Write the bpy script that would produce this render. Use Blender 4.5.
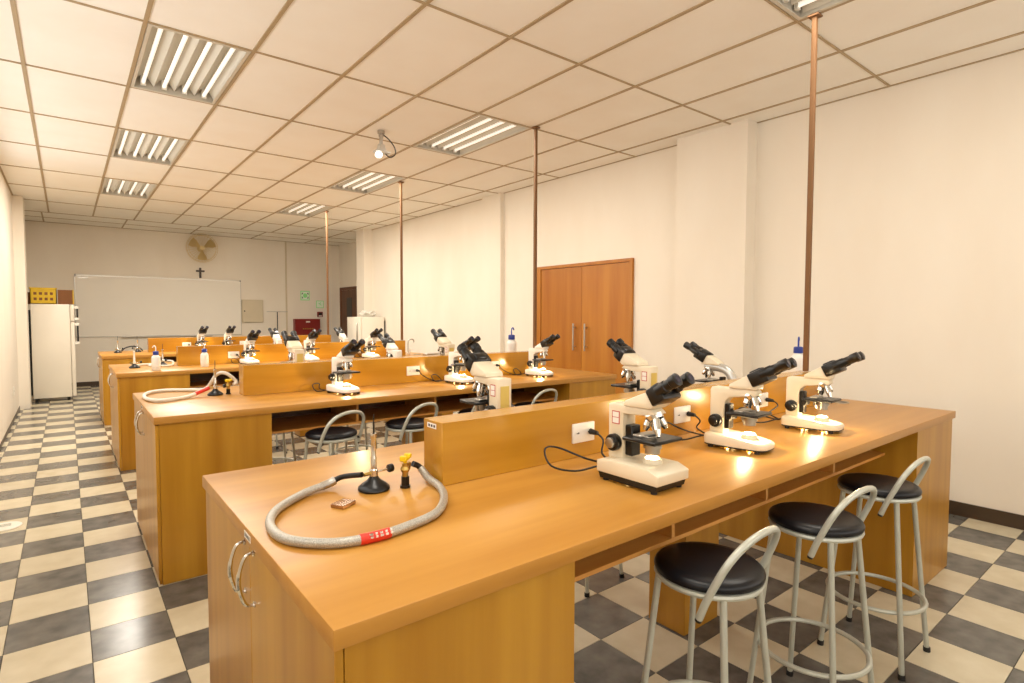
import bpy, bmesh, math, random
from mathutils import Vector, Matrix
random.seed(7)
scn = bpy.context.scene
for o in list(bpy.data.objects):
    bpy.data.objects.remove(o)
COL = scn.collection

# ------------------------------------------------------------------ camera
CAMZ = 1.455
YAW, PITCH, ROLL, FPX = 0.670705, 0.0456948, 0.0027216, 561.27
fw = Vector((math.sin(YAW)*math.cos(PITCH), math.cos(YAW)*math.cos(PITCH), -math.sin(PITCH)))
rt0 = Vector((math.cos(YAW), -math.sin(YAW), 0)); up0 = rt0.cross(fw)
rt = rt0*math.cos(ROLL) + up0*math.sin(ROLL)
up = -rt0*math.sin(ROLL) + up0*math.cos(ROLL)
cam = bpy.data.cameras.new('camera'); camo = bpy.data.objects.new('camera', cam); COL.objects.link(camo)
cam.sensor_width = 36; cam.lens = FPX/1024*36; cam.clip_start = .05; cam.clip_end = 100
camo.matrix_world = Matrix(((rt.x, up.x, -fw.x, 0), (rt.y, up.y, -fw.y, 0), (rt.z, up.z, -fw.z, CAMZ), (0, 0, 0, 1)))
scn.camera = camo

# ------------------------------------------------------------------ world, exposure, light levels
vs = scn.view_settings
vs.view_transform = 'Standard'; vs.look = 'None'; vs.gamma = 1.0; vs.exposure = -0.10; vs.use_curve_mapping = False
world = bpy.data.worlds.new('world'); scn.world = world; world.use_nodes = True
bg = world.node_tree.nodes['Background']
bg.inputs[0].default_value = (1.0, 0.955, 0.90, 1); bg.inputs[1].default_value = 3.1
LAMP_W = 32.0            # each ceiling luminaire
LAMP_COL = (1.0, 0.93, 0.82)
SCOPE_W = 5.0           # each microscope lamp
SCOPE_COL = (1.0, 0.74, 0.40)

# ------------------------------------------------------------------ main dimensions
ZC = 3.257               # ceiling
XL, XR, YB, YF = -0.60, 5.10, 14.30, -1.60
XR2 = 5.60               # recessed far part of the right wall
ZT = 0.914               # worktop top
BX0, BX1 = 0.345, 4.0    # worktop extent
BY = [0.926, 3.468, 6.285, 9.02]     # front edge of the four benches
BD = 1.19                # bench depth
GX0, GY0, GDX, GDY = -0.1954, 5.428, 0.6243, 1.2514   # ceiling grid
FX0, FY0, FT = 0.0491, 3.4793, 0.30                    # floor tile grid

# ------------------------------------------------------------------ materials
def srgb(r, g, b):
    f = lambda c: (c/255/12.92) if c/255 <= .04045 else ((c/255+.055)/1.055)**2.4
    return (f(r), f(g), f(b), 1)

def mat(name, col, rough=.5, metal=0, spec=.5, noise=0, nscale=8, stretch=(1, 1, 1), col2=None, bump=0, rnd=0,
        emit=None, estr=0, coat=0, detail=4, trans=0):
    m = bpy.data.materials.new(name); m.use_nodes = True
    nt = m.node_tree; b = nt.nodes['Principled BSDF']
    b.inputs['Base Color'].default_value = col
    b.inputs['Roughness'].default_value = rough
    b.inputs['Metallic'].default_value = metal
    b.inputs['Specular IOR Level'].default_value = spec
    b.inputs['Coat Weight'].default_value = coat
    b.inputs['Transmission Weight'].default_value = trans
    if emit:
        b.inputs['Emission Color'].default_value = emit; b.inputs['Emission Strength'].default_value = estr
    tc = nt.nodes.new('ShaderNodeTexCoord'); mp = nt.nodes.new('ShaderNodeMapping')
    nt.links.new(tc.outputs['Object'], mp.inputs['Vector']); mp.inputs['Scale'].default_value = stretch
    oi = nt.nodes.new('ShaderNodeObjectInfo')
    if rnd:
        cmb = nt.nodes.new('ShaderNodeMath'); cmb.operation = 'MULTIPLY'; cmb.inputs[1].default_value = 37.0
        nt.links.new(oi.outputs['Random'], cmb.inputs[0]); nt.links.new(cmb.outputs[0], mp.inputs['Location'])
    n = nt.nodes.new('ShaderNodeTexNoise'); n.inputs['Scale'].default_value = nscale
    n.inputs['Detail'].default_value = detail
    nt.links.new(mp.outputs[0], n.inputs['Vector'])
    if noise or col2:
        rmp = nt.nodes.new('ShaderNodeMapRange')
        rmp.inputs['From Min'].default_value = .3; rmp.inputs['From Max'].default_value = .7
        nt.links.new(n.outputs['Fac'], rmp.inputs['Value'])
        mx = nt.nodes.new('ShaderNodeMix'); mx.data_type = 'RGBA'
        c2 = col2 or tuple(max(0, c*(1-noise)) for c in col[:3])+(1,)
        mx.inputs['A'].default_value = col; mx.inputs['B'].default_value = c2
        nt.links.new(rmp.outputs[0], mx.inputs['Factor'])
        src = mx.outputs['Result']
        if rnd:
            hs = nt.nodes.new('ShaderNodeHueSaturation')
            vr = nt.nodes.new('ShaderNodeMapRange'); vr.inputs['To Min'].default_value = 1-rnd; vr.inputs['To Max'].default_value = 1+rnd
            nt.links.new(oi.outputs['Random'], vr.inputs['Value']); nt.links.new(vr.outputs[0], hs.inputs['Value'])
            nt.links.new(src, hs.inputs['Color']); src = hs.outputs['Color']
        nt.links.new(src, b.inputs['Base Color'])
    if bump:
        bp = nt.nodes.new('ShaderNodeBump'); bp.inputs['Strength'].default_value = bump; bp.inputs['Distance'].default_value = .002
        nt.links.new(n.outputs['Fac'], bp.inputs['Height']); nt.links.new(bp.outputs[0], b.inputs['Normal'])
    return m

M = {}
WOOD, WOOD2 = srgb(198, 146, 46), srgb(166, 112, 22)
WTOP, WTOP2 = srgb(200, 146, 66), srgb(176, 120, 44)
M['top_x'] = mat('worktop_laminate', WTOP, .33, spec=.4, col2=WTOP2, nscale=1.0, stretch=(.7, 9, 9), rnd=.03, detail=6)
M['wood_x'] = mat('wood_grain_along', WOOD, .2, col2=WOOD2, nscale=1.0, stretch=(.6, 8, 8), rnd=.03, detail=6)
M['wood_z'] = mat('wood_grain_upright', WOOD, .30, col2=WOOD2, nscale=1.0, stretch=(9, 9, .5), rnd=.05, detail=6)
M['wood_edge'] = mat('wood_pale_edge', srgb(222, 160, 80), .35, col2=srgb(205, 140, 62), nscale=1, stretch=(1, 14, 14), detail=5)
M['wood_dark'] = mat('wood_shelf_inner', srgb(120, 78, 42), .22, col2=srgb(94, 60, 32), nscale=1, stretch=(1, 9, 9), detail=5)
M['door_wood'] = mat('door_wood', srgb(188, 124, 42), .38, col2=srgb(166, 98, 26), nscale=1, stretch=(7, 7, .6), rnd=.04, detail=6)
M['door_dark'] = mat('door_dark_wood', srgb(112, 66, 34), .45, col2=srgb(84, 48, 24), nscale=1, stretch=(9, 9, .6), detail=5)
M['wall'] = mat('wall_paint', srgb(240, 232, 218), .62, col2=srgb(236, 226, 210), nscale=2.2, stretch=(1, 1, .35), bump=.05)
M['ceiltile'] = mat('ceiling_tile_board', srgb(250, 247, 240), .8, col2=srgb(247, 242, 233), nscale=2.5, rnd=.012)
M['grid'] = mat('ceiling_grid_metal', srgb(176, 154, 120), .5, noise=.08, nscale=5)
M['base'] = mat('baseboard_brown', srgb(74, 58, 42), .4, noise=.2, nscale=9)
M['grout'] = mat('floor_screed', srgb(70, 62, 50), .8, noise=.2, nscale=20)
M['tile_l'] = mat('floor_tile_cream', srgb(218, 208, 182), .24, col2=srgb(204, 192, 163), nscale=9, rnd=.035, detail=8)
M['tile_d'] = mat('floor_tile_charcoal', srgb(116, 114, 108), .22, col2=srgb(80, 79, 77), nscale=11, rnd=.06, detail=9)
M['black'] = mat('black_plastic', srgb(13, 12, 12), .30, noise=.25, nscale=30)
M['rubber'] = mat('black_rubber', srgb(26, 25, 24), .6, noise=.2, nscale=40)
M['seat'] = mat('black_vinyl', srgb(17, 19, 25), .34, spec=.35, noise=.25, nscale=14, bump=.15)
M['stooltube'] = mat('stool_tube_grey', srgb(196, 198, 186), .32, noise=.08, nscale=14, metal=.25)
M['chrome'] = mat('chrome', srgb(222, 220, 214), .14, metal=1, noise=.06, nscale=12)
M['steel'] = mat('brushed_steel', srgb(190, 186, 178), .33, metal=1, noise=.1, nscale=3, stretch=(1, 1, 20))
M['cream'] = mat('microscope_cream', srgb(232, 218, 190), .34, noise=.04, nscale=10)
M['offwhite'] = mat('microscope_white', srgb(244, 240, 230), .3, noise=.04, nscale=10)
M['silver'] = mat('microscope_silver', srgb(205, 205, 200), .28, metal=.6, noise=.05, nscale=10)
M['glow'] = mat('lamp_glow', (1, .9, .7, 1), .4, emit=(1.0, .80, .48, 1), estr=14, noise=.02)
M['tube_on'] = mat('fluorescent_tube', (1, 1, 1, 1), .4, emit=(1.0, .93, .80, 1), estr=.7, noise=.02)
M['troffer'] = mat('troffer_enamel', srgb(208, 201, 186), .3, noise=.05, nscale=4)
M['whiteplastic'] = mat('white_plastic', srgb(242, 238, 228), .35, noise=.03, nscale=10)
M['board'] = mat('whiteboard_enamel', srgb(244, 238, 226), .45, noise=.02, nscale=2)
M['fridge'] = mat('fridge_enamel', srgb(238, 230, 214), .3, noise=.03, nscale=3)
M['brass'] = mat('brass', srgb(196, 164, 92), .28, metal=1, noise=.1, nscale=18)
M['yellow'] = mat('yellow_plastic', srgb(244, 206, 20), .35, noise=.06, nscale=9)
M['yellow_dk'] = mat('crate_yellow', srgb(216, 178, 20), .5, noise=.15, nscale=9)
M['carton'] = mat('brown_carton', srgb(126, 78, 36), .7, noise=.2, nscale=7)
M['braid'] = mat('braided_hose', srgb(205, 201, 190), .38, metal=.45, col2=srgb(150, 146, 136), nscale=420, bump=.25, detail=2)
M['hosewhite'] = mat('white_hose', srgb(228, 222, 208), .4, noise=.06, nscale=30)
M['redsleeve'] = mat('red_sleeve', srgb(222, 52, 30), .4, noise=.1, nscale=40)
M['pole'] = mat('conduit_brown', srgb(130, 94, 62), .65, spec=.25, noise=.15, nscale=5, stretch=(1, 1, .3))
M['bottle'] = mat('bottle_plastic', srgb(238, 236, 228), .3, noise=.03, nscale=9)
M['bluecap'] = mat('blue_cap', srgb(38, 62, 150), .35, noise=.08, nscale=20)
M['label'] = mat('paper_label', srgb(240, 236, 226), .6, noise=.04, nscale=30)
M['labelink'] = mat('label_ink', srgb(70, 60, 66), .6, noise=.1, nscale=30)
M['redink'] = mat('red_ink', srgb(196, 70, 62), .6, noise=.1, nscale=30)
M['plate'] = mat('yellowed_plate', srgb(222, 196, 104), .4, noise=.1, nscale=18)
M['green'] = mat('sign_green', srgb(150, 232, 150), .5, noise=.05, nscale=20)
M['greenlt'] = mat('sign_pale_green', srgb(236, 250, 228), .5, noise=.03, nscale=20)
M['signdark'] = mat('sign_dark_green', srgb(52, 84, 50), .5, noise=.1, nscale=20)
M['redbox'] = mat('red_enamel', srgb(128, 22, 18), .35, noise=.12, nscale=5)
M['beige'] = mat('beige_enamel', srgb(214, 200, 172), .45, noise=.04, nscale=5)
M['fan'] = mat('fan_cream', srgb(226, 202, 144), .4, noise=.08, nscale=8)
M['glassbulb'] = mat('bulb_glass', (1, 1, 1, 1), .1, emit=(1, .97, .9, 1), estr=1.6, noise=.01)
M['slide'] = mat('slide_glass', srgb(190, 130, 70), .08, noise=.1, nscale=30, trans=.5)
M['clearplastic'] = mat('crumpled_plastic', srgb(226, 222, 212), .25, noise=.15, nscale=30, bump=.5)
M['cordblack'] = mat('cord_black', srgb(20, 19, 18), .45, noise=.2, nscale=30)
M['eyeglass'] = mat('eyepiece_lens', srgb(60, 55, 70), .05, noise=.1, nscale=20)

# ------------------------------------------------------------------ mesh helpers
def merge(bm, tmp, mtx=None):
    if mtx is not None: tmp.transform(mtx)
    me = bpy.data.meshes.new('tmp'); tmp.to_mesh(me); tmp.free(); bm.from_mesh(me); bpy.data.meshes.remove(me)

def box(bm, x0, x1, y0, y1, z0, z1, bev=0, seg=1, mtx=None):
    t = bmesh.new()
    bmesh.ops.create_cube(t, size=1)
    for v in t.verts:
        v.co = Vector(((x0+x1)/2+v.co.x*(x1-x0), (y0+y1)/2+v.co.y*(y1-y0), (z0+z1)/2+v.co.z*(z1-z0)))
    if bev: bmesh.ops.bevel(t, geom=t.edges[:], offset=bev, segments=seg, affect='EDGES', profile=.5)
    merge(bm, t, mtx)

def cyl(bm, p0, p1, r0, r1=None, n=16, bev=0):
    p0, p1 = Vector(p0), Vector(p1); r1 = r0 if r1 is None else r1
    d = p1-p0; t = bmesh.new()
    bmesh.ops.create_cone(t, cap_ends=True, segments=n, radius1=r0, radius2=r1, depth=d.length)
    if bev:
        es = [e for e in t.edges if abs(e.verts[0].co.z-e.verts[1].co.z) < 1e-6]
        bmesh.ops.bevel(t, geom=es, offset=bev, segments=2, affect='EDGES', profile=.5)
    merge(bm, t, Matrix.Translation((p0+p1)/2) @ d.to_track_quat('Z', 'Y').to_matrix().to_4x4())

def lathe(bm, prof, n=24, center=(0, 0, 0), mtx=None):
    t = bmesh.new(); rings = []
    for r, z in prof:
        if r < 1e-6: rings.append([t.verts.new((0, 0, z))])
        else: rings.append([t.verts.new((r*math.cos(2*math.pi*k/n), r*math.sin(2*math.pi*k/n), z)) for k in range(n)])
    for a, b in zip(rings, rings[1:]):
        for k in range(n):
            k2 = (k+1) % n
            if len(a) == 1 and len(b) == 1: continue
            if len(a) == 1: t.faces.new((a[0], b[k2], b[k]))
            elif len(b) == 1: t.faces.new((a[k], a[k2], b[0]))
            else: t.faces.new((a[k], a[k2], b[k2], b[k]))
    bmesh.ops.recalc_face_normals(t, faces=t.faces[:])
    m = Matrix.Translation(center)
    merge(bm, t, m if mtx is None else mtx @ m)

def smooth_path(pts, sub=6, closed=False):
    P = [Vector(p) for p in pts]; n = len(P); out = []
    rng = range(n) if closed else range(n-1)
    for i in rng:
        g = (lambda k: P[k % n]) if closed else (lambda k: P[min(max(k, 0), n-1)])
        p0, p1, p2, p3 = g(i-1), g(i), g(i+1), g(i+2)
        for s in range(sub):
            u = s/sub
            out.append(.5*((2*p1)+(p2-p0)*u+(2*p0-5*p1+4*p2-p3)*u*u+(3*p1-p0-3*p2+p3)*u**3))
    if not closed: out.append(P[-1])
    return out

def tube(bm, pts, r, n=8, closed=False, caps=True):
    P = [Vector(p) for p in pts]; N = len(P); t = bmesh.new(); rings = []
    ref = None
    for i in range(N):
        a = P[(i-1) % N] if (closed or i > 0) else P[i]
        b = P[(i+1) % N] if (closed or i < N-1) else P[i]
        d = (b-a).normalized()
        if ref is None:
            ref = d.orthogonal().normalized()
            if closed: ref = Vector((0, 0, 1)) if abs(d.z) < .9 else ref
        ref = (ref-d*ref.dot(d)).normalized(); bn = d.cross(ref)
        rr = r[i] if isinstance(r, (list, tuple)) else r
        rings.append([t.verts.new(P[i]+ref*math.cos(2*math.pi*k/n)*rr+bn*math.sin(2*math.pi*k/n)*rr) for k in range(n)])
    for i in range(N if closed else N-1):
        a, b = rings[i], rings[(i+1) % N]
        for k in range(n):
            t.faces.new((a[k], a[(k+1) % n], b[(k+1) % n], b[k]))
    if caps and not closed:
        t.faces.new(rings[0][::-1]); t.faces.new(rings[-1])
    bmesh.ops.recalc_face_normals(t, faces=t.faces[:])
    merge(bm, t)

def prism(bm, poly, x0, x1, bev=0, seg=2, mtx=None):
    """poly in (y,z), extruded along x"""
    t = bmesh.new()
    a = [t.verts.new((x0, y, z)) for y, z in poly]; b = [t.verts.new((x1, y, z)) for y, z in poly]
    n = len(poly)
    t.faces.new(a[::-1]); t.faces.new(b)
    for k in range(n): t.faces.new((a[k], a[(k+1) % n], b[(k+1) % n], b[k]))
    bmesh.ops.recalc_face_normals(t, faces=t.faces[:])
    if bev: bmesh.ops.bevel(t, geom=t.edges[:], offset=bev, segments=seg, affect='EDGES', profile=.5, clamp_overlap=True)
    merge(bm, t, mtx)

def obj(name, bm, m, parent=None, loc=None, rotz=0, angle=40):
    me = bpy.data.meshes.new(name); bm.to_mesh(me); bm.free()
    me.polygons.foreach_set('use_smooth', [True]*len(me.polygons))
    me.set_sharp_from_angle(angle=math.radians(angle))
    me.materials.append(M[m] if isinstance(m, str) else m)
    o = bpy.data.objects.new(name, me); COL.objects.link(o)
    if parent: o.parent = parent
    if loc is not None: o.location = loc
    if rotz: o.rotation_euler.z = rotz
    return o

def B(): return bmesh.new()
def obox(name, m, parent, *a, **k):
    b = B(); box(b, *a, **k); return obj(name, b, m, parent)
def ocyl(name, m, parent, *a, **k):
    b = B(); cyl(b, *a, **k); return obj(name, b, m, parent)

def tag(o, label, cat, group=None):
    o['label'] = label; o['category'] = cat
    if group: o['group'] = group
    return o
def thing(name, label, cat, loc=(0, 0, 0), rotz=0, group=None):
    o = bpy.data.objects.new(name, None); COL.objects.link(o); o.empty_display_size = .05
    o.location = loc; o.rotation_euler.z = rotz
    return tag(o, label, cat, group)
def struct(o): o['kind'] = 'structure'; return o
def copy_tree(o, parent=None):
    c = o.copy(); COL.objects.link(c); c.parent = parent
    for ch in list(o.children): copy_tree(ch, c)
    return c
def copy_at(src, loc, rotz, label):
    c = copy_tree(src); c.location = loc; c.rotation_euler.z = rotz; c['label'] = label
    return c

# ================================================================== SHELL
# floor: a screed slab that carries single tiles
b = B(); box(b, XL-.2, XR2+.2, YF-.2, YB+.2, -.12, -.004); floor = struct(obj('floor', b, 'grout'))
def toimg(p):
    v = Vector(p)-Vector((0, 0, CAMZ)); d = v.dot(fw)
    if d < .2: return None
    return (512+FPX*v.dot(rt)/d, 341.5-FPX*v.dot(up)/d)
def cabinet_hides(x, y):
    for y0 in BY:
        if y0+.02 < y < y0+BD-.02 and (BX0+.05 < x < .90 or 3.45 < x < BX1-.05): return True
    return False
cells = []
i0 = math.floor((XL-FX0)/FT); i1 = math.ceil((XR2-FX0)/FT); j0 = math.floor((YF-FY0)/FT); j1 = math.ceil((YB-FY0)/FT)
G = .0011
for i in range(i0, i1):
    for j in range(j0, j1):
        x0, x1 = max(FX0+i*FT, XL)+G, min(FX0+(i+1)*FT, XR2)-G
        y0, y1 = max(FY0+j*FT, YF)+G, min(FY0+(j+1)*FT, YB)-G
        if x1-x0 < .01 or y1-y0 < .01: continue
        pts = [toimg(q) for q in ((x0, y0, 0), (x1, y0, 0), (x1, y1, 0), (x0, y1, 0))]
        area = 0
        if all(pts) and not cabinet_hides((x0+x1)/2, (y0+y1)/2):
            cx = sum(q[0] for q in pts)/4; cy = sum(q[1] for q in pts)/4
            if -25 < cx < 1050 and cy < 720:
                area = abs(sum(pts[k][0]*pts[(k+1) % 4][1]-pts[(k+1) % 4][0]*pts[k][1] for k in range(4)))/2
                # tiles of which the worktops leave nothing to see
                for yb in BY:
                    s = (CAMZ-ZT)/CAMZ
                    if BX0 < (x0+x1)/2*s < BX1 and yb < (y0+y1)/2*s < yb+BD: area *= .05
        cells.append((area, x0, x1, y0, y1, (i+j) % 2 == 0))
cells.sort(key=lambda c: -c[0])
tile_mesh = {}
rest = {True: B(), False: B()}
def tile_bm(w, d):
    t = B(); box(t, -w/2, w/2, -d/2, d/2, -.004, 0)
    for v in t.verts:
        if v.co.z > -.001: v.co.x -= math.copysign(.0008, v.co.x); v.co.y -= math.copysign(.0008, v.co.y)
    return t
count = {True: 0, False: 0}
for area, x0, x1, y0, y1, dark in cells:
    w, d = round(x1-x0, 4), round(y1-y0, 4)
    cx, cy = (x0+x1)/2, (y0+y1)/2
    if area > 0 and count[True]+count[False] < 300:
        count[dark] += 1
        key = (w, d, dark)
        if key not in tile_mesh:
            o = obj('floor_tile', tile_bm(w, d), 'tile_d' if dark else 'tile_l', floor, (cx, cy, 0)); tile_mesh[key] = o.data
        else:
            o = bpy.data.objects.new('floor_tile', tile_mesh[key]); COL.objects.link(o); o.parent = floor; o.location = (cx, cy, 0)
    else:
        merge(rest[dark], tile_bm(w, d), Matrix.Translation((cx, cy, 0)))
for dark in (True, False):
    o = obj('far_floor_tiles', rest[dark], 'tile_d' if dark else 'tile_l', floor); o['kind'] = 'stuff'

# ceiling: slab + lay-in boards + grid bars
b = B(); box(b, XL-.2, XR2+.2, YF-.2, YB+.2, ZC+.16, ZC+.30); ceiling = struct(obj('ceiling', b, 'wall'))
YSTRIP = GY0+6*GDY
lamp_cells = [(c, r) for c in (1, 5) for r in (-4, -1, 1, 3)]
def ceil_tile(x0, x1, y0, y1):
    if x1-x0 < .03 or y1-y0 < .03: return
    o = obox('ceiling_tile', 'ceiltile', None, -(x1-x0)/2, (x1-x0)/2, -(y1-y0)/2, (y1-y0)/2, .004, .018)
    o.parent = ceiling; o.location = ((x0+x1)/2, (y0+y1)/2, ZC)
for c in range(-1, 10):
    for r in range(-7, 6):
        if (c, r) in lamp_cells: continue
        x0, x1 = max(GX0+c*GDX, XL), min(GX0+(c+1)*GDX, XR2 if r >= 5 else XR+.02)
        y0, y1 = max(GY0+r*GDY, YF), GY0+(r+1)*GDY
        ceil_tile(x0+.004, x1-.004, y0+.004, y1-.004)
ym = (YSTRIP+YB)/2
for c in range(-1, 5):
    for ya, yb in ((YSTRIP, ym), (ym, YB)):
        ceil_tile(max(GX0-.1+c*2*GDX, XL)+.004, min(GX0-.1+(c+1)*2*GDX, XR2)-.004, ya+.004, yb-.004)
ceil_tile(XR+.03, XR2, 11.52, GY0+5*GDY-.004)
def bar(x0, x1, y0, y1):
    o = obox('grid_bar', 'grid', ceiling, x0, x1, y0, y1, ZC-.003, ZC+.012)
for c in range(0, 9):
    x = GX0+c*GDX; bar(x-.012, x+.012, YF, YSTRIP)
for r in range(-5, 7):
    y = GY0+r*GDY; w = .012 if r in (6,) else .008
    b = B(); box(b, XL, XR if r < 5 else XR2, y-w, y+w, ZC-.0036, ZC+.0115); obj('grid_bar', b, 'grid', ceiling)
bar(XL, XR2, ym-.008, ym+.008)
for c in range(0, 5):
    x = GX0-.1+c*2*GDX; bar(x-.012, x+.012, YSTRIP, YB)
bar(XL, XL+.02, YF, YB); bar(XR-.015, XR+.005, YF, 11.3); bar(XL, XR2, YB-.02, YB)

# walls
def wallbox(name, *a):
    b = B(); box(b, *a); return struct(obj(name, b, 'wall'))
WY0, WY1, WZ0, WZ1 = -1.2, 8.8, 1.75, 3.0       # unseen windows added in the left wall to brighten room and ceiling
wallbox('wall_left', XL-.15, XL, YF, YB, 0, WZ0)
wallbox('wall_left_upper', XL-.15, XL, YF, YB, WZ1, ZC+.2)
wallbox('wall_left_far', XL-.15, XL, WY1, YB, WZ0, WZ1)
wallbox('wall_left_near', XL-.15, XL, YF, WY0, WZ0, WZ1)
for k in range(5):
    ya, yb = WY0+k*2.0, WY0+(k+1)*2.0
    b = B()
    for a in ((ya, yb, WZ0, WZ0+.05), (ya, yb, WZ1-.05, WZ1), (ya, ya+.05, WZ0+.05, WZ1-.05), (yb-.05, yb, WZ0+.05, WZ1-.05), (ya+.98, ya+1.02, WZ0+.05, WZ1-.05)):
        box(b, XL-.10, XL-.05, *a)
    struct(obj('added_window_%d' % (k+4), b, 'whiteplastic'))
wb = wallbox('wall_back', XL-.15, XR2+.15, YB, YB+.15, 0, ZC+.2)
wr = wallbox('wall_right', XR, XR+.15, YF, 11.58, 0, ZC+.2)
wallbox('wall_recess', XR2, XR2+.15, 11.43, YB, 0, ZC+.2)
wallbox('wall_return', XR+.15, XR2, 11.43, 11.58, 0, ZC+.2)
obox('pilaster', 'wall', wr, 4.93, XR, 2.75, 3.51, 0, ZC+.004)
obox('pilaster', 'wall', wr, 5.03, XR, 6.62, 7.08, 0, ZC+.004)
obox('pilaster', 'wall', wr, 4.915, XR, 11.20, 11.58, 0, ZC+.004)
wallbox('wall_left_pier', XL, -.475, 11.40, 11.80, 0, ZC)
# wall behind the camera; its band of windows is added for daylight
for n, a in (('wall_front', (XL-.15, XR2+.15, YF-.15, YF, 0, 1.30)), ('wall_front_upper', (XL-.15, XR2+.15, YF-.15, YF, 2.60, ZC+.2))):
    wallbox(n, *a)
for k, x in enumerate((XL-.15, 1.22, 3.12, 5.10)):
    wallbox('wall_front_pier', x, x+(.15 if k == 0 else .18 if k < 3 else .65), YF-.15, YF, 1.30, 2.60)
for k, (x0, x1) in enumerate(((XL, 1.22), (1.40, 3.12), (3.30, 5.10))):
    b = B()
    for xa, xb, za, zb in ((x0, x1, 1.30, 1.35), (x0, x1, 2.55, 2.60), (x0, x0+.05, 1.35, 2.55), (x1-.05, x1, 1.35, 2.55), ((x0+x1)/2-.025, (x0+x1)/2+.025, 1.35, 2.55)):
        box(b, xa, xb, YF-.10, YF-.05, za, zb)
    struct(obj('added_window_%d' % (k+1), b, 'whiteplastic'))
# baseboards
b = B(); box(b, XR-.012, XR, YF, 2.75, 0, .10); box(b, XR-.012, XR, 3.51, 4.18, 0, .10); box(b, XR-.012, XR, 5.91, 6.62, 0, .10); box(b, XR-.012, XR, 7.08, 11.20, 0, .10)
struct(obj('baseboard_right', b, 'base'))
b = B(); box(b, XL, XR2, YB-.012, YB, 0, .09); struct(obj('baseboard_back', b, 'base'))
b = B(); box(b, XL, XL+.006, YF, 11.4, 0, .05); struct(obj('baseboard_left', b, 'base'))
# wall conduits on the back wall
b = B(); box(b, 4.235, 4.272, YB-.018, YB, .09, ZC-.004, .003); struct(obj('trim_1', b, 'beige'))

# double door on the right wall
b = B(); xw = XR
box(b, xw-.035, xw, 4.185, 4.225, 0, 2.12, .002); box(b, xw-.035, xw, 5.765, 5.905, 0, 2.12, .002); box(b, xw-.035, xw, 4.225, 5.765, 2.08, 2.12, .002)
d1 = struct(obj('door_1', b, 'door_wood'))
obox('door_leaf', 'door_wood', d1, xw-.022, xw-.001, 4.228, 4.993, .005, 2.077, .002)
obox('door_leaf', 'door_wood', d1, xw-.022, xw-.001, 4.997, 5.762, .005, 2.077, .002)
for yy in (4.90, 5.10):
    b = B(); cyl(b, (xw-.065, yy, 1.02), (xw-.065, yy, 1.36), .011, n=12)
    for zz in (1.07, 1.31): cyl(b, (xw-.065, yy, zz), (xw-.021, yy, zz), .007, n=10)
    obj('door_handle', b, 'steel', d1)
# single dark door in the recess
b = B()
box(b, XR2-.03, XR2, 13.10, 13.18, 0, 2.17, .002); box(b, XR2-.03, XR2, 14.14, 14.22, 0, 2.17, .002); box(b, XR2-.03, XR2, 13.18, 14.14, 2.10, 2.17, .002)
d2 = struct(obj('door_2', b, 'door_dark'))
obox('door_leaf', 'door_dark', d2, XR2-.018, XR2-.001, 13.183, 14.137, .005, 2.097, .002)
obox('door_pane', 'black', d2, XR2-.022, XR2-.016, 13.46, 13.78, 1.42, 1.90, .002)

# ================================================================== CEILING LUMINAIRES
def luminaire(c, r, label, group):
    x0, x1, y0, y1 = GX0+c*GDX, GX0+(c+1)*GDX, GY0+r*GDY, GY0+(r+1)*GDY
    w, d = x1-x0-.03, y1-y0-.024
    t = thing('ceiling_light', label, 'ceiling light', ((x0+x1)/2, (y0+y1)/2, ZC), 0, group)
    b = B(); H_ = .10
    box(b, -w/2, w/2, -d/2, d/2, H_, H_+.006)
    box(b, -w/2, -w/2+.006, -d/2, d/2, 0, H_); box(b, w/2-.006, w/2, -d/2, d/2, 0, H_)
    box(b, -w/2, w/2, -d/2, -d/2+.006, 0, H_); box(b, -w/2, w/2, d/2-.006, d/2, 0, H_)
    obj('housing', b, 'troffer', t)
    b = B()
    for sx in (-1, 1): box(b, sx*(w/2-.011)-.011, sx*(w/2-.011)+.011, -d/2, d/2, -.004, .002)
    for sy in (-1, 1): box(b, -w/2+.022, w/2-.022, sy*(d/2-.011)-.011, sy*(d/2-.011)+.011, -.004, .002)
    obj('frame', b, 'troffer', t)
    px = [(-1.5+k)*w/4.15 for k in range(4)]
    for k in range(5):                                  # curved reflector ridges between the tubes
        xc = (-2+k)*w/4.15; hw = w/8.6
        pts = []
        for s in range(9):
            u = -1+s/4; pts.append((xc+u*hw, H_-.002-.075*(1-abs(u))**1.6))
        bb = B(); va = []; 
        for yy in (-d/2+.03, d/2-.03): va.append([bb.verts.new((max(-w/2+.008, min(w/2-.008, p[0])), yy, p[1])) for p in pts])
        for s in range(8): bb.faces.new((va[0][s], va[0][s+1], va[1][s+1], va[1][s]))
        obj('reflector', bb, 'troffer', t)
    for x in px:
        tb = ocyl('tube', 'tube_on', t, (x, -d/2+.04, .045), (x, d/2-.04, .045), .014, n=12)
        for sy in (-1, 1): obox('lamp_holder', 'whiteplastic', tb, x-.017, x+.017, sy*(d/2-.03)-.012, sy*(d/2-.03)+.012, .02, .095)
    la = bpy.data.lights.new('luminaire_light', 'AREA'); la.shape = 'RECTANGLE'; la.size = w*.92; la.size_y = d*.92
    la.energy = LAMP_W*{-4: .75, -1: 1.0, 1: 1.3, 3: 2.3}[r]; la.color = LAMP_COL
    lo = bpy.data.objects.new('luminaire_light', la); COL.objects.link(lo); lo.parent = t; lo.location = (0, 0, -.006)
    return t
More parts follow.
